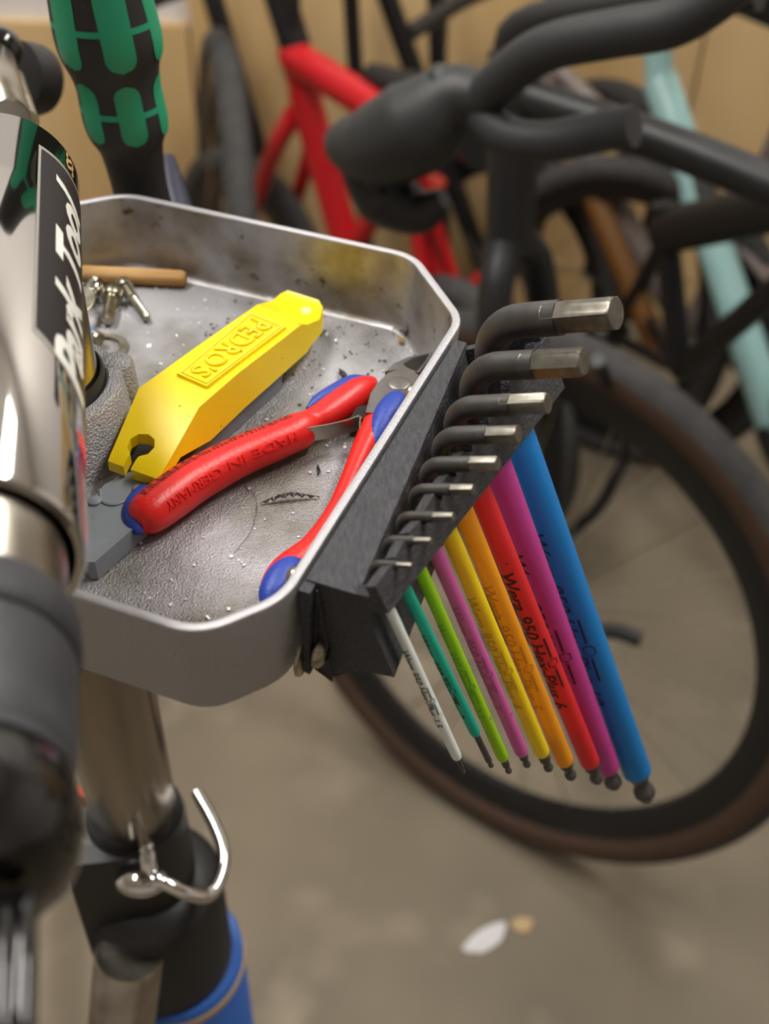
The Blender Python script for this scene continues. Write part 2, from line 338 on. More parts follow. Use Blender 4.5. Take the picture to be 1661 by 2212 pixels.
bm = NB(); bmesh.ops.create_uvsphere(bm, u_segments=20, v_segments=12, radius=.0085, matrix=Matrix.Translation(UD(305, 1902, .55)) @ Matrix.Diagonal((1.5, 1, .8, 1))); obj('quick_release_cam', bm, M['chrome'], stand)
bm = NB(); box(bm, UD(178, 1742, .62), (V(1, .2, -.3), V(-.2, 1, 0), V(.3, 0, 1)), (.006, .003, .014)); bevel(bm, .002); obj('orange_tab', bm, M['orange'], stand)
# ------------------------------------------------------------------ key holder
KEYS = [
 ('10', [0.02946, 0.32398, 1.0798], [0.76809, -0.4876, 0.41507], [0.37054, -0.1902, -0.90913], 0.05073, 0.22714, 10, 11.4, 12.0, 's10', 'blue'),
 ('8', [0.0235, 0.30194, 1.0776], [0.82485, -0.42309, 0.37497], [0.35926, -0.11984, -0.92551], 0.04191, 0.20613, 8, 9.2, 9.8, 's8', 'purple'),
 ('6', [0.01792, 0.28398, 1.0753], [0.83683, -0.3982, 0.37571], [0.37293, -0.08779, -0.9237], 0.03442, 0.18522, 6, 6.9, 7.7, 's6', 'red'),
 ('5', [0.01394, 0.27114, 1.0742], [0.84681, -0.38501, 0.36699], [0.36187, -0.08866, -0.928], 0.02816, 0.16383, 5, 5.8, 6.7, 's5', 'orange'),
 ('4', [0.01015, 0.25919, 1.0731], [0.85963, -0.36902, 0.35336], [0.35708, -0.06073, -0.9321], 0.02494, 0.14688, 4, 4.7, 5.7, 's4', 'yellow'),
 ('3', [0.00694, 0.24915, 1.0721], [0.85667, -0.37124, 0.35818], [0.35518, -0.07909, -0.93145], 0.02067, 0.12689, 3, 3.6, 4.75, 's3', 'pink'),
 ('2.5', [0.00345, 0.23821, 1.0716], [0.85943, -0.36482, 0.35818], [0.3533, -0.08259, -0.93186], 0.01786, 0.1146, 2.5, 3.1, 4.0, 's25', 'lime green'),
 ('2', [-0.00039, 0.22886, 1.0713], [0.85467, -0.36985, 0.36435], [0.36608, -0.06831, -0.92807], 0.01531, 0.10114, 2, 2.8, 3.5, 's2', 'teal'),
 ('1.5', [-0.00384, 0.2199, 1.071], [0.86099, -0.36837, 0.35071], [0.34353, -0.08733, -0.93507], 0.0132, 0.08895, 1.5, 2.5, 3.2, 's15', 'white')]
Sm = nrm(V(.85, -.378, .365)); Lm = V(.358, -.085, -.929); Lm = nrm(Lm-Sm*(Sm @ Lm)); Em = nrm(np.cross(Lm, Sm)); Em = Em if Em @ e2 > 0 else -Em
E10, E15 = np.array(KEYS[0][1]), np.array(KEYS[-1][1])
holder = thing('hex_key_holder', 'black printed plastic hex key holder screwed to the tray side', 'key holder', T(-.01, .11, -.041))
def O(o, v, z): return T(-o, v, z)
vA, vB = .0485, .174                                         # back and front ends
def sect(v):
    k = (v-vA)/(vB-vA); top = .0045+.0115*k; bot = top+.0112
    return [(.0006, -.0012), (top, -.0012), (bot, -.0305), (.0165, -.0325), (.0072, -.040), (.0006, -.0365)]
bm = NB(); prism(bm, [O(o, vB, z) for o, z in sect(vB)], [O(o, vA, z) for o, z in sect(vA)]); bevel(bm, .0005, 1); obj('body', bm, M['print3d'], holder, smooth=False)
def lipP(k, s, t): return E10+(E15-E10)*k+s*Sm+t*Lm
ks = []; 
for nm, E, *_r in KEYS: ks.append(float((np.array(E)-E10) @ (E15-E10)/((E15-E10) @ (E15-E10))))
cols = []
rad = [kk[7]/2000 for kk in KEYS]
topt = lambda k: .0134+(-.0005-.0134)*k; lowt = lambda k: .0362+(.0094-.0362)*k; sO = lambda k: .0142+(.0082-.0142)*k
kall = [-.165]+[v for i in range(9) for v in ([ks[i]-.02-rad[i]/.11*.55, ks[i]+rad[i]/.11*.55])]+[1.10]
cols = [(-.165, topt(-.165)), (-.10, topt(-.1))]
for i in range(9):
    w = rad[i]/.109
    cols += [(ks[i]-w*1.05, None), (ks[i]-w*.6, rad[i]*.95), (ks[i], rad[i]+.0010), (ks[i]+w*.6, rad[i]*.95), (ks[i]+w*1.05, None)]
cols += [(1.055, None), (1.10, None)]
bm = NB(); g = []
cols2 = []
for k, t in cols:
    tt = (topt(k)-.0020+.0016*random.random()) if t is None else max(t, topt(k)+.0022)
    cols2.append((k, min(tt, lowt(k)-.004)))
cols2.sort(key=lambda c: c[0])
for k, t in cols2:
    a = lipP(k, sO(k), t); b = lipP(k, sO(k), lowt(k)); th = .0034
    g.append([bm.verts.new(p) for p in (a, b, b-Sm*th, a-Sm*th+Lm*.0004)])
for A, B in zip(g, g[1:]):
    for j in range(4): bm.faces.new((A[j], A[(j+1) % 4], B[(j+1) % 4], B[j]))
bm.faces.new(g[0]); bm.faces.new(g[-1][::-1]); obj('front_lip', bm, M['print3d'], holder, smooth=False)
# bridge that joins lip and body at the front end
kf = 1.085; a, b = lipP(kf, sO(kf)-.001, .0035), lipP(kf, sO(kf)-.001, lowt(kf)-.0002)
bm = NB(); P1 = [O(.0145, vB-.0003, -.0016), a, b, O(.0172, vB-.0003, -.0085)]; prism(bm, P1, [p-e2*.004 for p in P1]); obj('end_bridge', bm, M['print3d'], holder, smooth=False)
kf = -.15; a, b = lipP(kf, sO(kf)-.001, .014), lipP(kf, sO(kf)-.001, lowt(kf)-.001)
bm = NB(); P1 = [O(.004, vA+.0003, -.003), a, b, O(.007, vA+.0003, -.012)]; prism(bm, P1, [p+e2*.003 for p in P1]); obj('end_bridge', bm, M['print3d'], holder, smooth=False)
# tapered wedge behind which the front screw sits
bm = NB(); P1 = [O(.0045, vB+.0002, -.003), O(.0028, vB+.0002, -.036), O(.0085, vB+.0002, -.0392)]; P0 = [p+e2*.0010 for p in P1]
for i in range(3): tube(bm, [P0[i], P0[(i+1) % 3]], .00035, 6)
obj('pocket_edge', bm, M['print3d'], holder, smooth=False)
bm = NB(); prism(bm, [O(.0003, vB+.004, -.0018), O(.0036, vB+.004, -.0018), O(.0026, vB+.004, -.0362), O(.0003, vB+.004, -.0355)], [O(.0003, vB-.001, -.0018), O(.0036, vB-.001, -.0018), O(.0026, vB-.001, -.0362), O(.0003, vB-.001, -.0355)]); bevel(bm, .0006, 1); obj('mount_flange', bm, M['print3d'], holder, smooth=False)
def screw(v, z, o0):
    c = O(o0, v, z); bm = NB(); _lathe(bm, c, e1, [(.0048, 0), (.0050, .0006), (.0046, .0016), (.0036, .0026), (.0022, .0032), (.0001, .0034)], 32, None, True); s = obj('mount_screw', bm, M['zinc'], holder)
    bm = NB(); box(bm, c+e1*.0032, (e1, e2, ez), (.0004, .0023, .0006)); box(bm, c+e1*.00321, (e1, e2, ez), (.0004, .0006, .0023)); obj('cross_slot', bm, M['jawd'], s, smooth=False)
    return s
screw(vB+.0010, -.0285, .0040)
bm = NB(); c = O(-.0002, vB+.0025, -.030); _lathe(bm, c, e1, [(.0062, 0), (.0066, .0003), (.0066, .0008), (.0062, .0011)], 32); obj('washer', bm, M['zinc'], holder)
for px, py in ((877, 848), (626, 1243)):                     # dome nuts inside the tray
    c = U(px, py, RIM-.0105); u_ = -float((c-TB) @ e1); c = c-e1*(.0046-u_)
    bm = NB(); _lathe(bm, c, -e1, [(.0036, 0), (.0036, .0012), (.0030, .0013), (.0030, .0026), (.0025, .0036), (.0014, .0042), (.0001, .0044)], 24); obj('dome_nut', bm, M['zinc'], holder)
# ------------------------------------------------------------------ hex keys
def hexkey(nm, E, S, L, a, b, af, dia, sd, sm, colname):
    E, S, L = np.array(E), nrm(S), np.array(L); L = nrm(L-S*(S @ L)); W = np.cross(S, L); r = dia/2000; rs = sd/2000; af = af/1000
    k = thing('hex_key', {'10': 'largest hex key with a thick blue sleeve', '8': 'hex key with purple sleeve beside the thick blue one', '6': 'hex key with bright red sleeve and black lettering', '5': 'hex key with worn orange sleeve', '4': 'hex key with yellow sleeve', '3': 'hex key with thin pink sleeve between lime and yellow keys', '2.5': 'hex key with thin lime green sleeve', '2': 'hex key with thin teal sleeve and bare steel end', '1.5': 'smallest hex key with a thin white sleeve'}[nm]+' hanging in the holder', 'hex key', E+L*b, 'coloured hex keys in the holder')
    R = max(.0040, 1.5*dia/1000); n = 12
    hexl = a*(.47 if af > .0075 else .42)
    arc = [E+S*R*(1-math.sin(t))+L*R*(1-math.cos(t)) for t in np.linspace(0, math.pi/2, n)]
    ts = .008+.020*(af-.0015)/.0085
    bm = NB(); tube(bm, [E+S*(a-hexl*.8)]+arc+[E+L*(ts+.004)], r, 24, W); obj('shaft', bm, M['keysteel'], k)
    # hexagonal driver end, blending from the round bar, end chamfered
    bm = NB(); ac = af/math.sqrt(3); seg = 36; rings = []; cv = CAMP-(E+S*a); thc = math.atan2(cv @ W, cv @ L)+math.radians({'10': 0, '8': 18, '6': -6, '5': 4, '4': -8}.get(nm, 0))
    for x, blend, ch in ((a-hexl, 0, 1), (a-hexl+af*.06, .3, 1), (a-hexl+af*.2, .72, 1), (a-hexl+af*.4, .93, 1), (a-hexl+af*.6, 1, 1), (a-af*.09, 1, 1), (a, 1, .84)):
        ring = []
        for q in range(seg):
            th = thc+math.radians(q*10); rr = (r*1.003)*(1-blend)+(af/2)/math.cos(math.radians((q*10) % 60-30))*blend
            if ch < 1: rr = min(rr, ac*ch)
            ring.append(bm.verts.new(E+S*x+rr*(math.cos(th)*L+math.sin(th)*W)))
        rings.append(ring)
    for A, B in zip(rings, rings[1:]):
        for q in range(seg): bm.faces.new((A[q], A[(q+1) % seg], B[(q+1) % seg], B[q]))
    bm.faces.new(rings[0][::-1]); bm.faces.new(rings[-1]); obj('hex_end', bm, M['hexsteel'], k, angle=22)
    bend = b-(.016 if nm == '10' else .012 if nm in ('8', '6') else .010 if nm in ('5', '4') else .017 if nm == '2' else .0075)
    bm = NB(); _lathe(bm, E, L, [(r*.8, ts-.001), (rs*.9, ts-.0008), (rs, ts+.001), (rs, bend-.0022), (rs*.96, bend-.0010), (rs*.82, bend-.0001), (r*.7, bend)], 28, W, True); sl = obj('sleeve', bm, M[sm], k)
    rb_ = af/2*1.05
    bm = NB(); _lathe(bm, E, L, [(rb_, bend-.001), (rb_, b-rb_*3.2), (rb_*.62, b-rb_*2.2), (rb_*.62, b-rb_*1.9), (rb_*.86, b-rb_*1.3), (rb_*.86, b-rb_*.8), (rb_*.5, b-rb_*.2)], 12, W, True); obj('ball_end', bm, M['keysteel'], k, angle=20)
    # print
    mid = E+L*b*.55; nc = CAMP-mid; nc = nrm(nc-L*(nc @ L)); rr = nrm(np.cross(nc, L)); rr = rr if rr[0] > 0 else -rr
    phm, phs = {'6': (-38, 20), '8': (-66, -10), '10': (-64, -18), '1.5': (-48, 10), '2': (-72, -26), '2.5': (-50, 2), '3': (-48, 6), '4': (-48, 6), '5': (-48, 8)}[nm]
    t0 = .36*b; t1 = .735*b
    cap = min((t1-t0)*.066, rs*1.25)
    faint = nm in ('3', '4', '5', '2.5')
    def cylmap(t, ph, y): q = math.radians(ph)+y/rs; return E+L*t+(rs+.00011)*(math.cos(q)*nc+math.sin(q)*rr)
    t2 = text2d('Wera 950 Hex-Plus '+nm, .12, -.003 if faint else .014, 3); lo, hi = bounds2(t2); sc = (t1-t0)/(hi[0]-lo[0])
    im = MATS.get('ink_'+sm) or mat('ink_'+sm, tuple(c*(.62 if faint else .06) for c in M[sm].node_tree.nodes['Principled BSDF'].inputs['Base Color'].default_value[:3]), .6)
    obj('print', warp(t2, lambda x, y: cylmap(t0+(x-lo[0])*sc, phm, (y-lo[1])/(hi[1]-lo[1])*cap*1.15-cap*.55)), im, sl, smooth=False)
    tc_ = t0+(t1-t0)*.66; hx = cap*.52; wl = cap*.09; ll = (t1-t0)*.14; polys = []
    for sgn in (-1, 1):
        x0 = sgn*(hx*1.25); x1 = sgn*(hx*1.25+ll)
        for q in range(4): xa, xb = x0+(x1-x0)*q/4, x0+(x1-x0)*(q+1)/4; polys.append([(xa, -wl), (xb, -wl), (xb, wl), (xa, wl)])
    for q in range(6):
        A, B = q*math.pi/3, (q+1)*math.pi/3; i = hx*.78
        polys.append([(hx*math.cos(A), hx*math.sin(A)), (hx*math.cos(B), hx*math.sin(B)), (i*math.cos(B), i*math.sin(B)), (i*math.cos(A), i*math.sin(A))])
    obj('print', warp(strokes2d(polys), lambda x, y: cylmap(tc_+x, phs, y)), im, sl, smooth=False)
    return k
for row in KEYS: hexkey(*row)
# ------------------------------------------------------------------ tyre levers
def ZP(px, py, h): return U(px, py, FLZ+h)
def loft4(secs):
    """secs: list of rings of equal length, closed at both ends"""
    bm = NB(); R = [[bm.verts.new(p) for p in s] for s in secs]; n = len(R[0])
    for A, B in zip(R, R[1:]):
        for k in range(n): bm.faces.new((A[k], A[(k+1) % n], B[(k+1) % n], B[k]))
    bm.faces.new(R[0][::-1]); bm.faces.new(R[-1]); return bm
def boolean_cut(o, cutter):
    md = o.modifiers.new('cut', 'BOOLEAN'); md.object = cutter; md.operation = 'DIFFERENCE'; md.solver = 'EXACT'
    dg = bpy.context.evaluated_depsgraph_get(); dg.update(); me = bpy.data.meshes.new_from_object(o.evaluated_get(dg)); o.modifiers.clear()
    mm_ = o.data.materials[0]; o.data = me; me.materials.clear(); me.materials.append(mm_); bpy.data.objects.remove(cutter)
yl = thing('tyre_lever', 'yellow plastic tyre lever with raised name panel lying on the grey lever', 'tyre lever', ZP(440, 850, .008))
def ysec(lt, rtp, zt, zb, fl=.0, lean=.0):
    a, b = ZP(*lt, zt), ZP(*rtp, zt); w = nrm(b-a)*V(1, 1, 0); dz = V(0, 0, zb-zt)
    return [a, b, b+w*fl+dz, a-w*fl+dz]
secs = [ysec((233, 996), (343, 1036), .0125, .0085, .0003), ysec((240, 978), (352, 1018), .0140, .0098, .0006), ysec((263, 925), (382, 966), .0169, .0130, .001), ysec((300, 838), (430, 880), .0215, .0085, .0032),
        ysec((420, 752), (515, 806), .0212, .0085, .0030), ysec((555, 658), (652, 700), .0200, .0085, .0022), ysec((563, 656), (664, 701), .0165, .0082, .0018),
        ysec((588, 650), (690, 690), .0130, .0074, .001), ysec((606, 634), (697, 664), .0125, .0078, .0005), ysec((622, 627), (688, 648), .0135, .0095, .0003)]
bm = loft4(secs); bevel(bm, .0014, 3, 18); yb = obj('lever_body', bm, M['yellow'], yl, angle=35)
# spoke hook: hexagonal hole with a slot to the edge
hc = ZP(306, 968, .0145); hxv = nrm(ZP(430, 880, .0215)-ZP(300, 838, .0215)); hyv = np.cross(V(0, 0, 1), hxv); hyv = hyv if hyv @ e2 > 0 else -hyv
bm = NB(); hexp = [(.0048*math.cos(q), .0044*math.sin(q)) for q in np.linspace(math.pi/2+.35, math.pi/2+2*math.pi-.35, 9)]
outl = [(x_, y_) for x_, y_ in hexp]+[(.0010, .03), (-.0010, .03)]
outl = [(x_, y_) for x_, y_ in hexp]; outl = outl+[(.0009, .0155), (-.0009, .0155)]
pr = [hc+hxv*x_+hyv*y_ for x_, y_ in outl]; prism(bm, [p+V(0, 0, .012) for p in pr], [p-V(0, 0, .012) for p in pr])
bmesh.ops.recalc_face_normals(bm, faces=bm.faces); me = bpy.data.meshes.new('cut'); bm.to_mesh(me); bm.free(); ct = bpy.data.objects.new('cut', me); COL.objects.link(ct)
bmT = NB(); bmT.from_mesh(yb.data); bmT.free()
ct.location = (0, 0, 0); boolean_cut(yb, ct)
yb.data.shade_smooth()
try: yb.data.set_sharp_from_angle(angle=math.radians(35))
except Exception: pass
pn = [(382, 806), (540, 672), (618, 704), (446, 834)]
bm = NB(); prism(bm, [ZP(*p, .0226 if i in (0, 3) else .0214) for i, p in enumerate(pn)], [ZP(*p, .0226 if i in (0, 3) else .0214)-V(0, 0, .0016) for i, p in enumerate(pn)]); bevel(bm, .0004, 2); panel = obj('name_panel', bm, M['yellow'], yl)
cor = [ZP(*p, .0227 if i in (0, 3) else .0215) for i, p in enumerate(pn)]
def on_panel(a, b, l=0.): return (cor[1]*(1-b)+cor[2]*b)*(1-a)+(cor[0]*(1-b)+cor[3]*b)*a+V(0, 0, l)
t2 = text2d("PEDRO'S", 0, .01, 0); lo, hi = bounds2(t2)
ret = bmesh.ops.extrude_face_region(t2, geom=list(t2.faces)); topv = [v for v in ret['geom'] if isinstance(v, bmesh.types.BMVert)]; tset = set(topv)
for v in t2.verts:
    p = on_panel(.07+.86*(v.co.x-lo[0])/(hi[0]-lo[0]), .20+.6*(v.co.y-lo[1])/(hi[1]-lo[1]), .00055 if v in tset else -.0001); v.co = Vector(p)
obj('name_lettering', t2, M['yellow'], panel, smooth=False)
bm = NB(); fr_ = [(.03, .08), (.97, .08), (.97, .92), (.03, .92)]
for i in range(4): tube(bm, [on_panel(*fr_[i], .0001), on_panel(*fr_[(i+1) % 4], .0001)], .0003, 6)
obj('panel_border', bm, M['yellow'], panel)
bm = NB(); bmesh.ops.create_icosphere(bm, subdivisions=2, radius=1, matrix=Matrix.Translation(ZP(660, 672, .0128)) @ Matrix.Diagonal((.0022, .0030, .0003, 1))); obj('worn_patch', bm, M['wornw'], yl)
gl = thing('tyre_lever', 'grey plastic tyre lever lying underneath the yellow lever', 'tyre lever', ZP(300, 1080, 0))
go = [(158, 1128), (226, 1046), (300, 1010), (440, 890), (570, 790), (612, 760), (606, 800), (590, 818), (440, 955), (340, 1065), (312, 1120), (205, 1214), (188, 1214), (165, 1190)]
go = [ZP(*p, .0078) for p in go]
bm = NB(); prism(bm, go, [p+(p-sum(go)/len(go))*V(.0, .0, 0)+V(0, 0, -.0074) for p in go]); bevel(bm, .0010, 2); obj('lever_body', bm, M['greyl'], gl, angle=35)
for px, py in ((205, 1085), (302, 1058)):
    bm = NB(); _lathe(bm, ZP(px, py, .0076), ez, [(.0024, 0), (.0022, .0010), (.0018, .0013)], 20); obj('peg', bm, M['greyl'], gl)
bm = NB(); tube(bm, spl([ZP(215, 1058, .0080), ZP(222, 1084, .0080), ZP(252, 1090, .0080), ZP(285, 1070, .0080), ZP(300, 1046, .0080)], 6), .0005, 6); obj('moulded_groove', bm, M['greyl'], gl)
# ------------------------------------------------------------------ pliers
pl = thing('side_cutters', 'red and blue handled side cutting pliers lying open in the tray', 'pliers', ZP(720, 930, 0))
def hpath(rows, h):
    out = []
    for px, py, hw in rows:
        p = ZP(px, py, h); out.append((*p, hw*DEP(p)/F_PX))
    return spl(out, 6)
H1 = hpath([(294, 1132, 20), (304, 1123, 38), (324, 1107, 48), (368, 1074, 51), (425, 1035, 49), (515, 987, 45), (605, 949, 42), (650, 928, 40), (672, 912, 30), (705, 895, 33), (755, 862, 36), (785, 840, 30), (806, 822, 12)], .0078)
H2 = hpath([(596, 1295, 22), (600, 1275, 40), (622, 1235, 40), (675, 1180, 28), (722, 1110, 22), (757, 1035, 22), (787, 968, 27), (815, 915, 32), (842, 878, 30), (858, 862, 14)], .0078)
def handle(name, Hh, m, parent, kz=.98, sq=None):
    bm = NB(); tube(bm, [p[:3] for p in Hh], [(p[3]*kz, p[3]) for p in Hh], 28, ez, True, fixed=True); return obj(name, bm, m, parent, angle=60)
hA = handle('handle', H1, M['red'], pl); hB = handle('handle', H2, M['red'], pl)
def inset(Hh, i0, i1, side, dz, m, name, parent, grow=1.0, k=.62):
    seg = Hh[i0:i1]; fr = frames([p[:3] for p in seg]); n = len(seg); pts = []; rr = []
    for j, (p, (t, a, b)) in enumerate(zip(seg, fr)):
        s = nrm(np.cross(t, ez))*side; e = math.sin(math.pi*min(max((j+.6)/(n+.2), 0), 1))**.45
        pts.append(p[:3]+s*p[3]*(1-k)*grow+V(0, 0, dz)); rr.append((p[3]*.80*e, p[3]*k*e*1.02))
    bm = NB(); tube(bm, pts, rr, 20, ez, True, fixed=True); return obj(name, bm, m, parent, angle=60)
for rows_, hh_ in (([(300, 1150, 8), (295, 1136, 24), (294, 1114, 31), (303, 1086, 30), (322, 1062, 22), (338, 1047, 7)], .0066), ([(664, 883, 5), (690, 868, 18), (728, 850, 24), (765, 830, 22), (792, 816, 6)], .0088),
        ([(574, 1312, 8), (586, 1288, 30), (610, 1252, 38), (632, 1226, 30), (652, 1208, 8)], .0100), ([(806, 958, 5), (818, 932, 24), (838, 900, 34), (860, 868, 28), (872, 856, 7)], .0098)):
    handle('blue_inlay', hpath(rows_, hh_), M['blue'], pl)
jz = .0118
def plate(name, pts, zt, zb, m, bv=.0006):
    bm = NB(); prism(bm, [ZP(*p, zt) for p in pts], [ZP(*p, zt)-V(0, 0, zt-zb) for p in pts]); bevel(bm, bv, 2); return obj(name, bm, m, pl, angle=35)
plate('joint', [(790, 890), (800, 850), (815, 828), (838, 805), (862, 797), (890, 800), (908, 812), (905, 835), (880, 862), (850, 880), (820, 893)], jz+.001, jz-.006, M['jaw'], .001)
plate('lower_jaw', [(755, 905), (770, 880), (815, 868), (850, 850), (880, 800), (915, 790), (930, 800), (880, 880), (800, 905)], jz-.001, jz-.009, M['jawd'])
plate('upper_jaw', [(832, 803), (850, 785), (885, 770), (934, 760), (930, 772), (905, 805), (880, 800), (858, 798)], jz+.0005, jz-.006, M['jaw'], .0008)
plate('jaw_relief', [(872, 785), (890, 774), (926, 764), (918, 778), (900, 800), (880, 792)], jz+.0008, jz-.002, M['jawd'], .0003)
bm = NB(); _lathe(bm, ZP(862, 828, jz+.001), ez, [(.0040, -.001), (.0040, .0002), (.0034, .0005), (.0001, .0005)], 28); obj('pivot_pin', bm, M['jaw'], pl)
def strip(name, pts, hz, th, m):
    P = [np.asarray(p) for p in pts]; fr = frames(P); bm = NB(); tube(bm, P, [(hz, th)]*len(P), 4, ez, True, fixed=True); bmesh.ops.recalc_face_normals(bm, faces=bm.faces); return bm
def ribbon(name, pts, hz, th, m, parent):
    bm = NB(); rows = []; fr = frames(pts)
    for p, (t, a, b) in zip(pts, fr):
        s = nrm(np.cross(t, ez)); rows.append([bm.verts.new(p+s*th*i+V(0, 0, hz*j)) for i, j in ((-1, -1), (1, -1), (1, 1), (-1, 1))])
    for A, B in zip(rows, rows[1:]):
        for k in range(4): bm.faces.new((A[k], A[(k+1) % 4], B[(k+1) % 4], B[k]))
    bm.faces.new(rows[0][::-1]); bm.faces.new(rows[-1]); return obj(name, bm, m, parent, angle=40)
ribbon('spring', spl([ZP(655, 940, .0090), ZP(700, 933, .0090), ZP(745, 923, .0090), ZP(776, 912, .0090)], 5), .0030, .00028, M['steel'], pl)
ribbon('spring', spl([ZP(779, 912, .0085), ZP(777, 930, .0085), ZP(780, 952, .0082), ZP(781, 968, .0080)], 5), .0026, .00028, M['steel'], pl)
def on_handle(Hh, q, phi, lift):
    """q in 0..1 along, phi from the side that faces the front (0) to the top (90)"""
    x_ = q*(len(Hh)-1); i = min(int(x_), len(Hh)-2); f_ = x_-i; p = Hh[i]*(1-f_)+Hh[i+1]*f_
    i0, i1 = max(i-2, 0), min(i+3, len(Hh)-1); t = nrm((Hh[i1]-Hh[i0])[:3]); s = nrm(np.cross(t, ez)); s = s if s @ e2 > 0 else -s
    r = p[3]+lift; return p[:3]+s*r*math.cos(phi)+ez*r*.98*math.sin(phi)
def hlen(q): return q
t2 = text2d('MADE IN GERMANY', 0, .0, 2); lo, hi = bounds2(t2)
ret = bmesh.ops.extrude_face_region(t2, geom=list(t2.faces)); tset = {v for v in ret['geom'] if isinstance(v, bmesh.types.BMVert)}
for v in t2.verts: v.co = Vector(on_handle(H1, .525-.335*(v.co.x-lo[0])/(hi[0]-lo[0]), math.radians(46-24*(v.co.y-lo[1])/(hi[1]-lo[1])), .00038 if v in tset else -.0002))
obj('handle_lettering', t2, M['red'], hA, smooth=False)
bmB = NB(); q = .165
while q < .55:
    w = random.choice((.0016, .0026, .0042)); 
    for sub in range(3):
        f0, f1 = 97+sub*4, 101+sub*4
        bmB.faces.new([bmB.verts.new(on_handle(H1, qq, math.radians(ff), .00012)) for qq, ff in ((q, f0), (q+w, f0), (q+w, f1), (q, f1))])
    q += w+random.choice((.0022, .0034, .0050))
obj('barcode', bmB, M['inkb'], hA, smooth=False)
t2 = text2d('4003773018158', 0, .004, 2); lo, hi = bounds2(t2)
obj('handle_digits', warp(t2, lambda x, y: on_handle(H1, .555-.39*(x-lo[0])/(hi[0]-lo[0]), math.radians(124-13*(y-lo[1])/(hi[1]-lo[1])), .00012)), M['inkb'], hA, smooth=False)
# ------------------------------------------------------------------ small parts in the tray
def dowel(a, b, r, label):
    d = nrm(b-a); L = np.linalg.norm(b-a); bm = NB(); seg = 48; rings = []
    ax_ = nrm(ez-d*(d @ ez)); bx = np.cross(d, ax_)
    for h, s, fl in ((0, .72, 0), (.0016, 1, 1), (L-.0016, 1, 1), (L, .72, 0)):
        rings.append([bm.verts.new(a+d*h+r*s*(1-.045*fl*(k % 2))*(math.cos(k*2*math.pi/seg)*ax_+math.sin(k*2*math.pi/seg)*bx)) for k in range(seg)])
    for A, B in zip(rings, rings[1:]):
        for k in range(seg): bm.faces.new((A[k], A[(k+1) % seg], B[(k+1) % seg], B[k]))
    bm.faces.new(rings[0][::-1]); bm.faces.new(rings[-1]); return tag(obj('wooden_dowel', bm, M['wood'], smooth=False), label, 'dowel')
dowel(ZP(172, 590, .0034), ZP(402, 602, .0034), .0034, 'fluted wooden dowel lying along the back wall of the tray')
dowel(ZP(96, 672, .0033), ZP(176, 650, .0033), .0031, 'wooden dowel stub showing through a flat steel washer')
def cap_screw(head, tip, rh, rs_, hl, label, knurl=True, sh=None):
    d = nrm(tip-head); L = np.linalg.norm(tip-head); t = thing('cap_screw', label, 'screw', V(*(head[:2]), FLZ))
    a = nrm(ez-d*(d @ ez)); b = np.cross(d, a); seg = 48; bm = NB(); rings = []
    for h, s in ((0, .55), (0, .9), (.0006, 1), (hl-.0004, 1), (hl, .97)):
        rings.append([bm.verts.new(head+d*h+rh*s*(1-(.035*(k % 2) if knurl else 0))*(math.cos(k*2*math.pi/seg)*a+math.sin(k*2*math.pi/seg)*b)) for k in range(seg)])
    for A, B in zip(rings, rings[1:]):
        for k in range(seg): bm.faces.new((A[k], A[(k+1) % seg], B[(k+1) % seg], B[k]))
    bm.faces.new(rings[-1]); sk = [bm.verts.new(head+d*hl*.5+rh*.5*(math.cos(k*2*math.pi/seg)*a+math.sin(k*2*math.pi/seg)*b)) for k in range(seg)]
    for k in range(seg): bm.faces.new((rings[0][k], sk[k], sk[(k+1) % seg], rings[0][(k+1) % seg]))
    bm.faces.new(sk); obj('head', bm, M['zinc'], t)
    prof = [(rs_, hl)]; h = hl+(.0008 if not sh else sh[0]); 
    if sh: prof += [(sh[1], hl+.0002), (sh[1], h-.0003)]
    while h < L-.001: prof += [(rs_*.86, h), (rs_, h+.0004)]; h += .0008
    prof += [(rs_*.8, L-.0004), (rs_*.7, L)]
    bm = NB(); _lathe(bm, head, d, prof, 24, None, True); obj('threaded_shank', bm, M['zinc'], t, angle=15); return t
cap_screw(ZP(244, 628, .0048), ZP(232, 694, .0030), .0043, .0026, .0050, 'knurled socket head cap screw standing out in front of the dowel')
cap_screw(ZP(264, 612, .0036), ZP(318, 688, .0022), .0034, .0018, .0038, 'long thin shouldered screw lying between cap screw and open tray floor', False, (.0085, .0023))
def stud():
    t = thing('flange_screw', 'domed flange screw with dark thread half under the dowel', 'screw', ZP(205, 625, 0)); a, b = ZP(216, 630, .0045), ZP(150, 612, .0040); d = nrm(b-a)
    bm = NB(); _lathe(bm, a, d, [(.0001, -.0006), (.0024, -.0004), (.0036, .0006), (.0040, .0020), (.0042, .0026), (.0056, .0028), (.0056, .0036), (.0052, .0042)], 28); obj('head', bm, M['chrome'], t)
    prof = []; h = .004
    while h < .016: prof += [(.0019, h), (.0022, h+.0004)]; h += .0008
    bm = NB(); _lathe(bm, a, d, prof, 20); obj('threaded_shank', bm, M['jawd'], t, angle=15)
stud()
def washer(c, ro, ri, th, n, label):
    n = nrm(n); bm = NB(); r = _lathe(bm, c, n, [(ri, 0), (ro-.0002, 0), (ro, .0002), (ro, th-.0002), (ro-.0002, th), (ri, th), (ri, 0)], 56, None, False); bmesh.ops.remove_doubles(bm, verts=bm.verts, dist=1e-7)
    return tag(obj('flat_washer', bm, M['zinc'], angle=30), label, 'washer')
washer(ZP(150, 655, .0070), .0105, .0069, .0008, V(-.12, -.1, 1), 'flat steel washer resting on the wooden dowel stub')
washer(ZP(222, 752, .0006), .0098, .0068, .0008, V(0, 0, 1), 'flat steel washer lying by the set screw behind the collar')
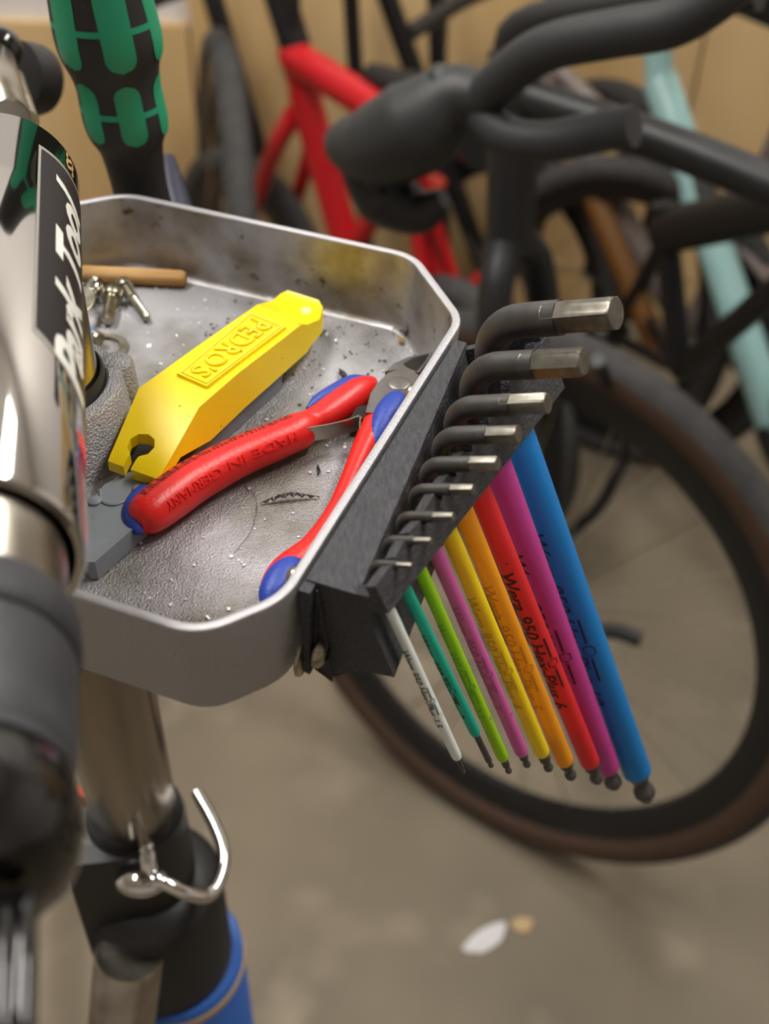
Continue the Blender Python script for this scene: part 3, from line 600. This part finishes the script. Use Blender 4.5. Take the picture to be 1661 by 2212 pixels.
washer(ZP(270, 588, .0002), .0090, .0060, .0007, V(0, 0, 1), 'thin pale washer half hidden under the wooden dowel')
ss = thing('set_screw', 'short set screw with blue thread locking patch behind the collar', 'screw', ZP(195, 730, .0)); a, b = ZP(168, 712, .0040), ZP(216, 734, .0040); d = nrm(b-a); L = np.linalg.norm(b-a); prof = [(.0020, 0)]; h = .0003
while h < L-.0012: prof += [(.0024, h), (.0029, h+.0005)]; h += .0010
bm = NB(); _lathe(bm, a, d, prof+[(.0027, L-.0002), (.0022, L)], 28); obj('threaded_shank', bm, M['zinc'], ss, angle=15)
bm = NB(); _lathe(bm, a+V(0, 0, .0001), d, [(.0026, .0006), (.00295, .0012), (.00295, L*.62), (.0026, L*.68)], 28)
for f in [f for f in bm.faces if (np.array(f.calc_center_median())-a) @ nrm(ez-d*d[2]) < .0006]: bm.faces.remove(f)
obj('locking_patch', bm, M['loctite'], ss)
def in_tray():
    while True:
        u, v = random.uniform(.012, .185), random.uniform(.012, .194)
        if math.hypot(u-PC[0], v-PC[1]) > .034: return u, v
bm = NB(); bm2 = NB()
for i in range(520):
    u, v = in_tray()
    if i % 3 == 0: u, v = random.uniform(.012, .11), random.uniform(.010, .07)
    s = random.uniform(.00018, .00062)*(1.5 if random.random() < .06 else 1); tgt = bm if i % 3 else bm2
    a = random.uniform(0, 6.28); A = V(math.cos(a), math.sin(a), random.uniform(-.3, .3)); B = V(-math.sin(a), math.cos(a), random.uniform(-.3, .3)); box(tgt, T(u, v, -.0315+s*.35+.0001), (A, B, np.cross(A, B)), (s, s*random.uniform(.4, 1), s*.3))
tag(obj('metal_chips', bm, M['chip'], smooth=False), 'tiny bright metal chips scattered over the tray floor', 'metal chips', kind='stuff')
tag(obj('dirt_grains', bm2, M['grit'], smooth=False), 'fine dark dirt grains scattered over the tray floor', 'dirt', kind='stuff')
def shaving(rows, label, w=.0016):
    P = spl([ZP(x_, y_, h) for x_, y_, h in rows], 8); bm = NB(); rws = []; fr = frames(P); n = len(P)
    for i, (p, (t, a, b)) in enumerate(zip(P, fr)):
        e = w*(.25+math.sin(math.pi*i/(n-1))*(1+.35*math.sin(i*1.9))); s = nrm(np.cross(t, ez)); k = V(0, 0, .0006*math.sin(i*1.3)); rws.append([bm.verts.new(q) for q in (p-s*e, p+s*e+k, p+s*e+k+V(0, 0, .0002), p-s*e+V(0, 0, .0002))])
    for A, B in zip(rws, rws[1:]):
        for k in range(4): bm.faces.new((A[k], A[(k+1) % 4], B[(k+1) % 4], B[k]))
    bm.faces.new(rws[0][::-1]); bm.faces.new(rws[-1]); return tag(obj('metal_shaving', bm, M['scrap'], smooth=False), label, 'shaving')
shaving([(562, 1088, .0006), (590, 1077, .0016), (625, 1068, .0024), (655, 1070, .0016), (690, 1074, .0006)], 'long dark curled shaving between the plier handles', .00065)
shaving([(733, 797, .0010), (740, 806, .0022), (746, 820, .0012), (750, 830, .0006)], 'small dark shaving beside the red plier handle tip', .0010)
shaving([(686, 1004, .0005), (688, 1016, .0008), (687, 1028, .0005)], 'short straight dark sliver under the plier spring', .0004)
bm = NB(); P = [ZP(858, 726, .0008), ZP(866, 733, .0016), ZP(873, 742, .0008)]; tube(bm, spl(P, 4), [(.0003, .0001)]+[(.0003, .0012*math.sin(math.pi*(i+.6)/9)+.0001) for i in range(7)]+[(.0003, .0001)], 8, ez, True, fixed=True); tag(obj('dry_leaf', bm, M['leaf']), 'tiny dry brown leaf near the plier jaws', 'leaf')
bm = NB(); tube(bm, spl([ZP(515, 1038, .0004), ZP(545, 1062, .0005), ZP(554, 1100, .0005), ZP(540, 1150, .0005), ZP(505, 1195, .0004)], 6), .00009, 5); tag(obj('hair', bm, M['hair']), 'single dark hair curving over the tray floor', 'hair')
# ------------------------------------------------------------------ screwdriver behind the tray
sd = T(.1668, -.0200, 0)*V(1, 1, 0); sd_t = nrm(V(-.070, 0, 1))
drv = thing('screwdriver', 'black and green handled screwdriver standing behind the tray', 'screwdriver', sd+V(0, 0, RIM-.12))
prof = [(.0105, -.05), (.0122, -.025), (.0118, -.010), (.0120, -.002), (.0130, .008), (.0146, .0125), (.0160, .0155), (.0170, .020), (.0171, .0255), (.0168, .031), (.0168, .036), (.0178, .042), (.0198, .048), (.0208, .0535), (.0206, .060), (.0197, .070), (.0186, .082), (.0180, .095), (.0176, .112), (.0160, .120), (.0110, .124), (.0001, .125)]
PR = spl([(r, h) for r, h in prof], 4); ds = sd+V(0, 0, RIM)
bm = NB(); _lathe(bm, ds, sd_t, [(r, h) for r, h in PR if h < .0130], 40, None, True); obj('ferrule', bm, M['blk'], drv)
bm = NB(); _lathe(bm, ds, sd_t, [(r, h) for r, h in PR if h > .0122], 48, None, True); obj('grip', bm, M['grip'], drv)
bm = NB(); _lathe(bm, ds, sd_t, [(.003, -.12), (.0035, -.117), (.0035, -.03)], 16, None, True); obj('blade', bm, M['steel'], drv)
hs_ = np.array([p[1] for p in PR]); rs__ = np.array([p[0] for p in PR])
fa = CAMP-(ds+V(0, 0, .06)); fa = nrm(fa*V(1, 1, 0)); fb = np.cross(ez, fa)
def on_driver(h, ph, lift): r = float(np.interp(h, hs_, rs__))+lift; return ds+sd_t*h+r*(math.cos(ph)*fa+math.sin(ph)*fb)
def pill(h0, h1, ph, wd):
    bm = NB(); n = 22; m_ = 8; g = []
    for i in range(n+1):
        h = h0+(h1-h0)*i/n; e = min(h-h0, h1-h); w = wd*(1 if e > wd else math.sqrt(max(1-(1-e/wd)**2, .0)))+1e-5
        r = float(np.interp(h, hs_, rs__)); g.append([bm.verts.new(on_driver(h, ph+w*(2*j/m_-1)/r, .00025)) for j in range(m_+1)])
    for A, B in zip(g, g[1:]):
        for j in range(m_): bm.faces.new((A[j], A[j+1], B[j+1], B[j]))
    return bm
for k in range(6):
    ph = math.radians(10+60*k)
    for h0, h1, wd, hb in ((.0160, .0415, .0053, .0285), (.0470, .0800, .0062, .0625)):
        inl = obj('grip_inlay', pill(h0, h1, ph, wd), M['green'], drv)
        bm = NB(); g = []
        for j in range(11):
            q = ph+math.radians(60)*j/10; g.append([bm.verts.new(on_driver(hb+s*.0012, q, .00022)) for s in (-1, 1)])
        for A, B in zip(g, g[1:]): bm.faces.new((A[0], A[1], B[1], B[0]))
        obj('inlay_link', bm, M['green'], inl)
bm = NB(); tube(bm, [UD(362, 345, .56), UD(372, 420, .55), UD(385, 470, .545)], [.004, .0075, .008], 20); nv = obj('navy_handle', bm, M['navy']); tag(nv, 'dark navy tool handle behind the screwdriver', 'tool handle')
# ------------------------------------------------------------------ bicycles
def wheel(parent, c, hdg, lean, R, tr=.021, side=False, nsp=20):
    a = V(math.cos(hdg), math.sin(hdg), 0); n = V(-math.sin(hdg), math.cos(hdg), 0); uz = math.cos(lean)*ez+math.sin(lean)*n; ax_ = np.cross(a, uz)
    def ring(r, k, N=72): return c+r*(math.cos(k*2*math.pi/N)*a+math.sin(k*2*math.pi/N)*uz)
    def torus(prof, m, nm, N=72):
        bm = NB(); rows = [[bm.verts.new(ring(R-dr, k)+ax_*dx) for dr, dx in prof] for k in range(N)]
        for i in range(N):
            A, B = rows[i], rows[(i+1) % N]
            for j in range(len(prof)): bm.faces.new((A[j], A[(j+1) % len(prof)], B[(j+1) % len(prof)], B[j]))
        return obj(nm, bm, m, parent)
    t = tr
    torus([(t*(1-math.cos(q)), t*math.sin(q)*.98) for q in np.linspace(-1.25, 1.25, 9)]+[(t*1.0, t*.6), (t*1.0, -t*.6)], M['tyre'], 'tyre_tread')
    for sg in (-1, 1): torus([(t*(1-math.cos(q)), sg*t*math.sin(q)*.99) for q in np.linspace(1.2, 2.5, 6)]+[(t*1.6, sg*t*.3), (t*1.0, sg*t*.5)], M['side'] if side else M['tyre'], 'tyre_sidewall')
    torus([(t*1.75, -t*.55), (t*1.75, t*.55), (t*2.7, t*.5), (t*3.3, t*.25), (t*3.3, -t*.25), (t*2.7, -t*.5)], M['rim'], 'rim')
    bm = NB(); _lathe(bm, c-ax_*.05, ax_, [(.006, 0), (.009, .004), (.009, .012), (.022, .016), (.022, .02), (.014, .028), (.014, .072), (.022, .08), (.022, .084), (.009, .088), (.009, .096), (.006, .1)], 20); obj('hub', bm, M['rim'], parent)
    for k in range(nsp):
        q = k*2*math.pi/nsp; sg = 1 if k % 2 else -1
        bm = NB(); tube(bm, [c+ax_*sg*.033+.021*(math.cos(q+.9*sg)*a+math.sin(q+.9*sg)*uz), c+(R-t*3.2)*(math.cos(q)*a+math.sin(q)*uz)], .0009, 4); obj('spoke', bm, M['zinc'], parent)
    return ax_
def ft(name, pts, r, m, parent, n=6, seg=16):
    bm = NB(); pts = [np.asarray(p, float) for p in pts]; P = spl(pts, n) if len(pts) > 2 else pts
    R = r if np.isscalar(r) else [np.interp(i/(len(P)-1), np.linspace(0, 1, len(r)), r) for i in range(len(P))]
    tube(bm, P, R, seg); return obj(name, bm, m, parent)
# bike A, its front wheel standing behind the keys
hA_ = math.radians(-35); lA = math.radians(7.1); cA = V(.148, .885, .345)
bkA = thing('bicycle', 'black drop bar bicycle with brown walled tyre standing behind the hex keys', 'bicycle', (.148, .885, 0))
axA = wheel(bkA, cA, hA_, lA, .345, .0215, True, 28)
fwA = V(-math.cos(hA_), -math.sin(hA_), 0); nA = V(-math.sin(hA_), math.cos(hA_), 0); uA = math.cos(lA)*ez+math.sin(lA)*nA
def A_(x_, y_, z_): return cA+fwA*x_+nA*y_*math.cos(lA)-ez*y_*math.sin(lA)*0+uA*z_
for sg in (-1, 1): ft('fork_blade', [A_(0, sg*.052, 0), A_(.012, sg*.055, .14), A_(.060, sg*.045, .35), A_(.080, sg*.012, .41)], [.010, .013, .016, .018], M['blk2'], bkA)
ft('head_tube', [A_(.078, 0, .40), A_(.105, 0, .575)], .023, M['blk2'], bkA); ft('stem', [A_(.105, 0, .565), A_(.09, 0, .60), A_(-.09, 0, .665)], .017, M['blk2'], bkA)
ft('top_tube', [A_(.095, 0, .54), A_(-.12, 0, .53), A_(-.60, 0, .47)], .017, M['blk2'], bkA); ft('seat_tube', [A_(-.56, 0, -.07), A_(-.64, 0, .62)], .016, M['blk2'], bkA)
ft('chain_stay', [A_(-.56, 0, -.07), A_(-.98, .05, 0)], .011, M['blk2'], bkA); ft('seat_stay', [A_(-.60, 0, .46), A_(-.98, .05, 0)], .009, M['blk2'], bkA)
wheel(bkA, A_(-.98, 0, 0), hA_, lA, .345, .0215, True, 20)
ft('saddle', [A_(-.54, 0, .655), A_(-.66, 0, .66), A_(-.78, 0, .68)], [.018, .03, .055], M['blk'], bkA)
ft('handlebar', [UD(1640, -90, .655), UD(1545, -5, .665), UD(1450, 50, .68), UD(1330, 72, .70), UD(1180, 105, .73), UD(1085, 170, .765), UD(1035, 225, .79)], [.0145]*7, M['tape'], bkA)
ft('handlebar', [UD(1035, 222, .79), UD(1050, 262, .79), UD(1105, 298, .78), UD(1190, 305, .77), UD(1290, 285, .755), UD(1370, 272, .74)], .0135, M['tape'], bkA)
ft('brake_hood', [UD(1055, 215, .785), UD(985, 215, .80), UD(900, 275, .82), UD(815, 315, .845), UD(750, 310, .865), UD(722, 300, .875)], [.015, .024, .034, .031, .020, .010], M['hoodm'], bkA)
ft('brake_hood', [UD(990, 225, .80), UD(965, 180, .795), UD(975, 150, .79)], [.020, .017, .010], M['hoodm'], bkA)
ft('brake_lever', [UD(775, 355, .855), UD(830, 420, .87), UD(905, 455, .865), UD(960, 430, .85)], [.016, .024, .018, .008], M['blk'], bkA)
ft('brake_hose', [A_(-.05, -.05, .36), UD(1352, 960, 1.20), UD(1325, 1040, 1.22), UD(1285, 1105, 1.24), UD(1225, 1160, 1.26), A_(.0, -.06, .02)], .0065, M['blk'], bkA)
ft('axle_lever', [A_(0, -.06, 0), UD(1300, 1362, 1.25), UD(1385, 1383, 1.24)], .0085, M['blk'], bkA)
# other parked bikes
def bike(label, head, rear, m, front, rw, Rw, bb, seat, extras=(), r_=(.018, .022), hd=None, fm=None, tr=.02, sad=True):
    b = thing('bicycle', label, 'bicycle', V(*(front[:2]), 0)); d = V(*(np.asarray(rear[:2])-np.asarray(front[:2])), 0); hd = math.atan2(d[1], d[0]); n = V(-math.sin(hd), math.cos(hd), 0); fm = fm or m
    wheel(b, np.asarray(front, float), hd, 0, Rw, tr, False, 16); wheel(b, np.asarray(rear, float), hd, 0, Rw, tr, False, 16)
    ht, hb = np.asarray(head[0], float), np.asarray(head[1], float)
    ft('head_tube', [ht, hb], .021, m, b); ft('top_tube', [ht+(hb-ht)*.15, seat[0]], r_[0], m, b); ft('down_tube', [hb+(ht-hb)*.25, bb], r_[1], m, b); ft('seat_tube', [bb, seat[1]], .016, m, b)
    for sg in (-1, 1):
        ft('fork_blade', [np.asarray(front)+n*sg*.05, hb+n*sg*.04+(np.asarray(front)-hb)*.25, hb+(ht-hb)*.05], [.009, .014, .017], fm, b)
        ft('chain_stay', [bb, np.asarray(rear)+n*sg*.055], .009, m, b); ft('seat_stay', [np.asarray(seat[0]), np.asarray(rear)+n*sg*.055], .008, m, b)
    sx = np.asarray(seat[1], float); fd = nrm(-d)
    if sad: ft('saddle', [sx+V(0, 0, .05)+fd*.12, sx+V(0, 0, .055), sx+V(0, 0, .06)-fd*.12], [.016, .03, .06], M['blk'], b)
    hbp = ht+V(0, 0, .09); ft('stem', [ht, hbp, hbp+fd*.07], .014, M['blk'], b); ft('handlebar', [hbp+fd*.07-n*.28-fd*.04, hbp+fd*.07-n*.1, hbp+fd*.07+n*.1, hbp+fd*.07+n*.28-fd*.04], .012, M['blk'], b)
    return b
dm = V(.438, -.899, 0); hm = V(.369, 1.705, .71)
mb = bike('mint green framed bicycle parked by the plywood wall', (hm, V(.392, 1.66, .60)), V(.392, 1.66, 0)+dm*.90+V(0, 0, .30), M['mint'], V(.392, 1.66, 0)-dm*.05+V(0, 0, .30), None, .30, V(.556, 1.322, .275), (hm+dm*.50+V(0, 0, .30), hm+dm*.52+V(0, 0, .36)), r_=(.022, .026), fm=M['blk2'])
db = V(.72, -.69, 0); hb_ = V(.232, 1.775, .625)
bike('bronze and grey framed bicycle parked beside the mint one', (hb_, V(.25, 1.755, .55)), V(.25, 1.755, 0)+db*.80+V(0, 0, .24), M['mauve'], V(.25, 1.755, 0)-db*.05+V(0, 0, .24), None, .24, V(.472, 1.545, .28), (hb_+db*.36+V(0, 0, -.16), hb_+db*.42+V(0, 0, .10)), r_=(.014, .020), fm=M['bronze'])
ft('down_tube_stripe', [UD(1272, 400, 1.78), UD(1425, 765, 1.80)], .019, M['bronze'], bpy.data.objects['bicycle.002'])
dr_ = V(.69, -.72, 0); hr = V(-.15, 1.67, .665)
rbk = bike("red framed child's bicycle parked behind the tray", (hr, V(-.128, 1.664, .59)), V(.12, 1.40, .22), M['redf'], V(-.24, 1.80, .22), None, .22, UD(752, 545, 1.80), (UD(880, 275, 1.55), UD(925, 300, 1.56)), r_=(.024, .024), fm=M['redf'], tr=.024)
ft('rear_frame', [UD(930, 388, 1.62), UD(918, 470, 1.66), UD(915, 540, 1.70), UD(955, 640, 1.74)], [.022, .024, .018, .016], M['redf'], rbk)
ft('rear_frame', [UD(1028, 592, 1.72), UD(1062, 655, 1.73)], .016, M['redf'], rbk)
bike('black bicycle with thick frame parked between the mint one and the drop bar bicycle', (UD(1830, 390, 1.12), UD(1840, 520, 1.15)), U(1350, 690, .27), M['blk3'], U(2020, 905, .27), None, .27, UD(1470, 800, 1.52), (UD(1440, 500, 1.44), UD(1432, 440, 1.42)), r_=(.028, .016), sad=False)
# loose wheels leaning on the plywood behind the bikes
for i, (px, dep, hd, lab) in enumerate(((500, 2.02, -78, 'dark bicycle wheel leaning on the plywood left of the red frame'),)):
    c = UD(px, 330, dep-.1); c[1] = min(c[1], WY-.36); w_ = thing('spare_wheel', lab, 'spare wheel', V(c[0], c[1], 0)); wheel(w_, V(c[0], c[1], .335), math.radians(hd), math.radians(4), .335, .022, False, 16)
ft('seat_post', [UD(640, 108, 1.66), UD(585, -70, 1.60)], .023, M['blk'], rbk)
rk = thing('bike_rack', 'black steel bike rack with upright bars standing before the plywood', 'bike rack', V(.0, 1.90, 0)); feet = []
for (xa, ya), (xb, yb), r_ in (((452, -30), (556, 320), .017), ((756, -30), (768, 160), .013), ((828, -30), (892, 150), .017), ((942, -30), (946, 140), .015)):
    pa, pb = UD(xa, ya, 1.80), UD(xb, yb, 1.80+.00045*(yb-ya)); dd = pb-pa; ft_ = pa+dd*(-(pa[2]-.02)/dd[2]); tp = pa-dd*(.08/abs(dd[2])); feet.append(ft_)
    ft('upright', [tp, ft_], r_, M['blk2'], rk)
ym = sum(f_[1] for f_ in feet)/4
ft('base_bar', [V(feet[0][0]-.1, feet[0][1], .02), V(feet[-1][0]+.1, feet[-1][1], .02)], .018, M['blk2'], rk)
# floor litter
def scrap(px, py, a, b, m, lab, ang):
    c = U(px, py, 0); A = V(math.cos(ang), math.sin(ang), 0); B = V(-math.sin(ang), math.cos(ang), 0); bm = NB(); pts = [c+A*a*math.cos(t)*(1+.18*math.sin(3*t))+B*b*math.sin(t) for t in np.linspace(0, 2*math.pi, 12, endpoint=False)]
    prism(bm, [p+V(0, 0, .003) for p in pts], [p+V(0, 0, .0002) for p in pts]); tag(obj('floor_scrap', bm, m, smooth=False), lab, 'scrap')
scrap(1050, 2030, .030, .013, M['paper'], 'white paper scrap on the concrete floor', .6); scrap(1128, 2000, .013, .010, M['tan'], 'small tan crumb beside the white paper scrap', .2)
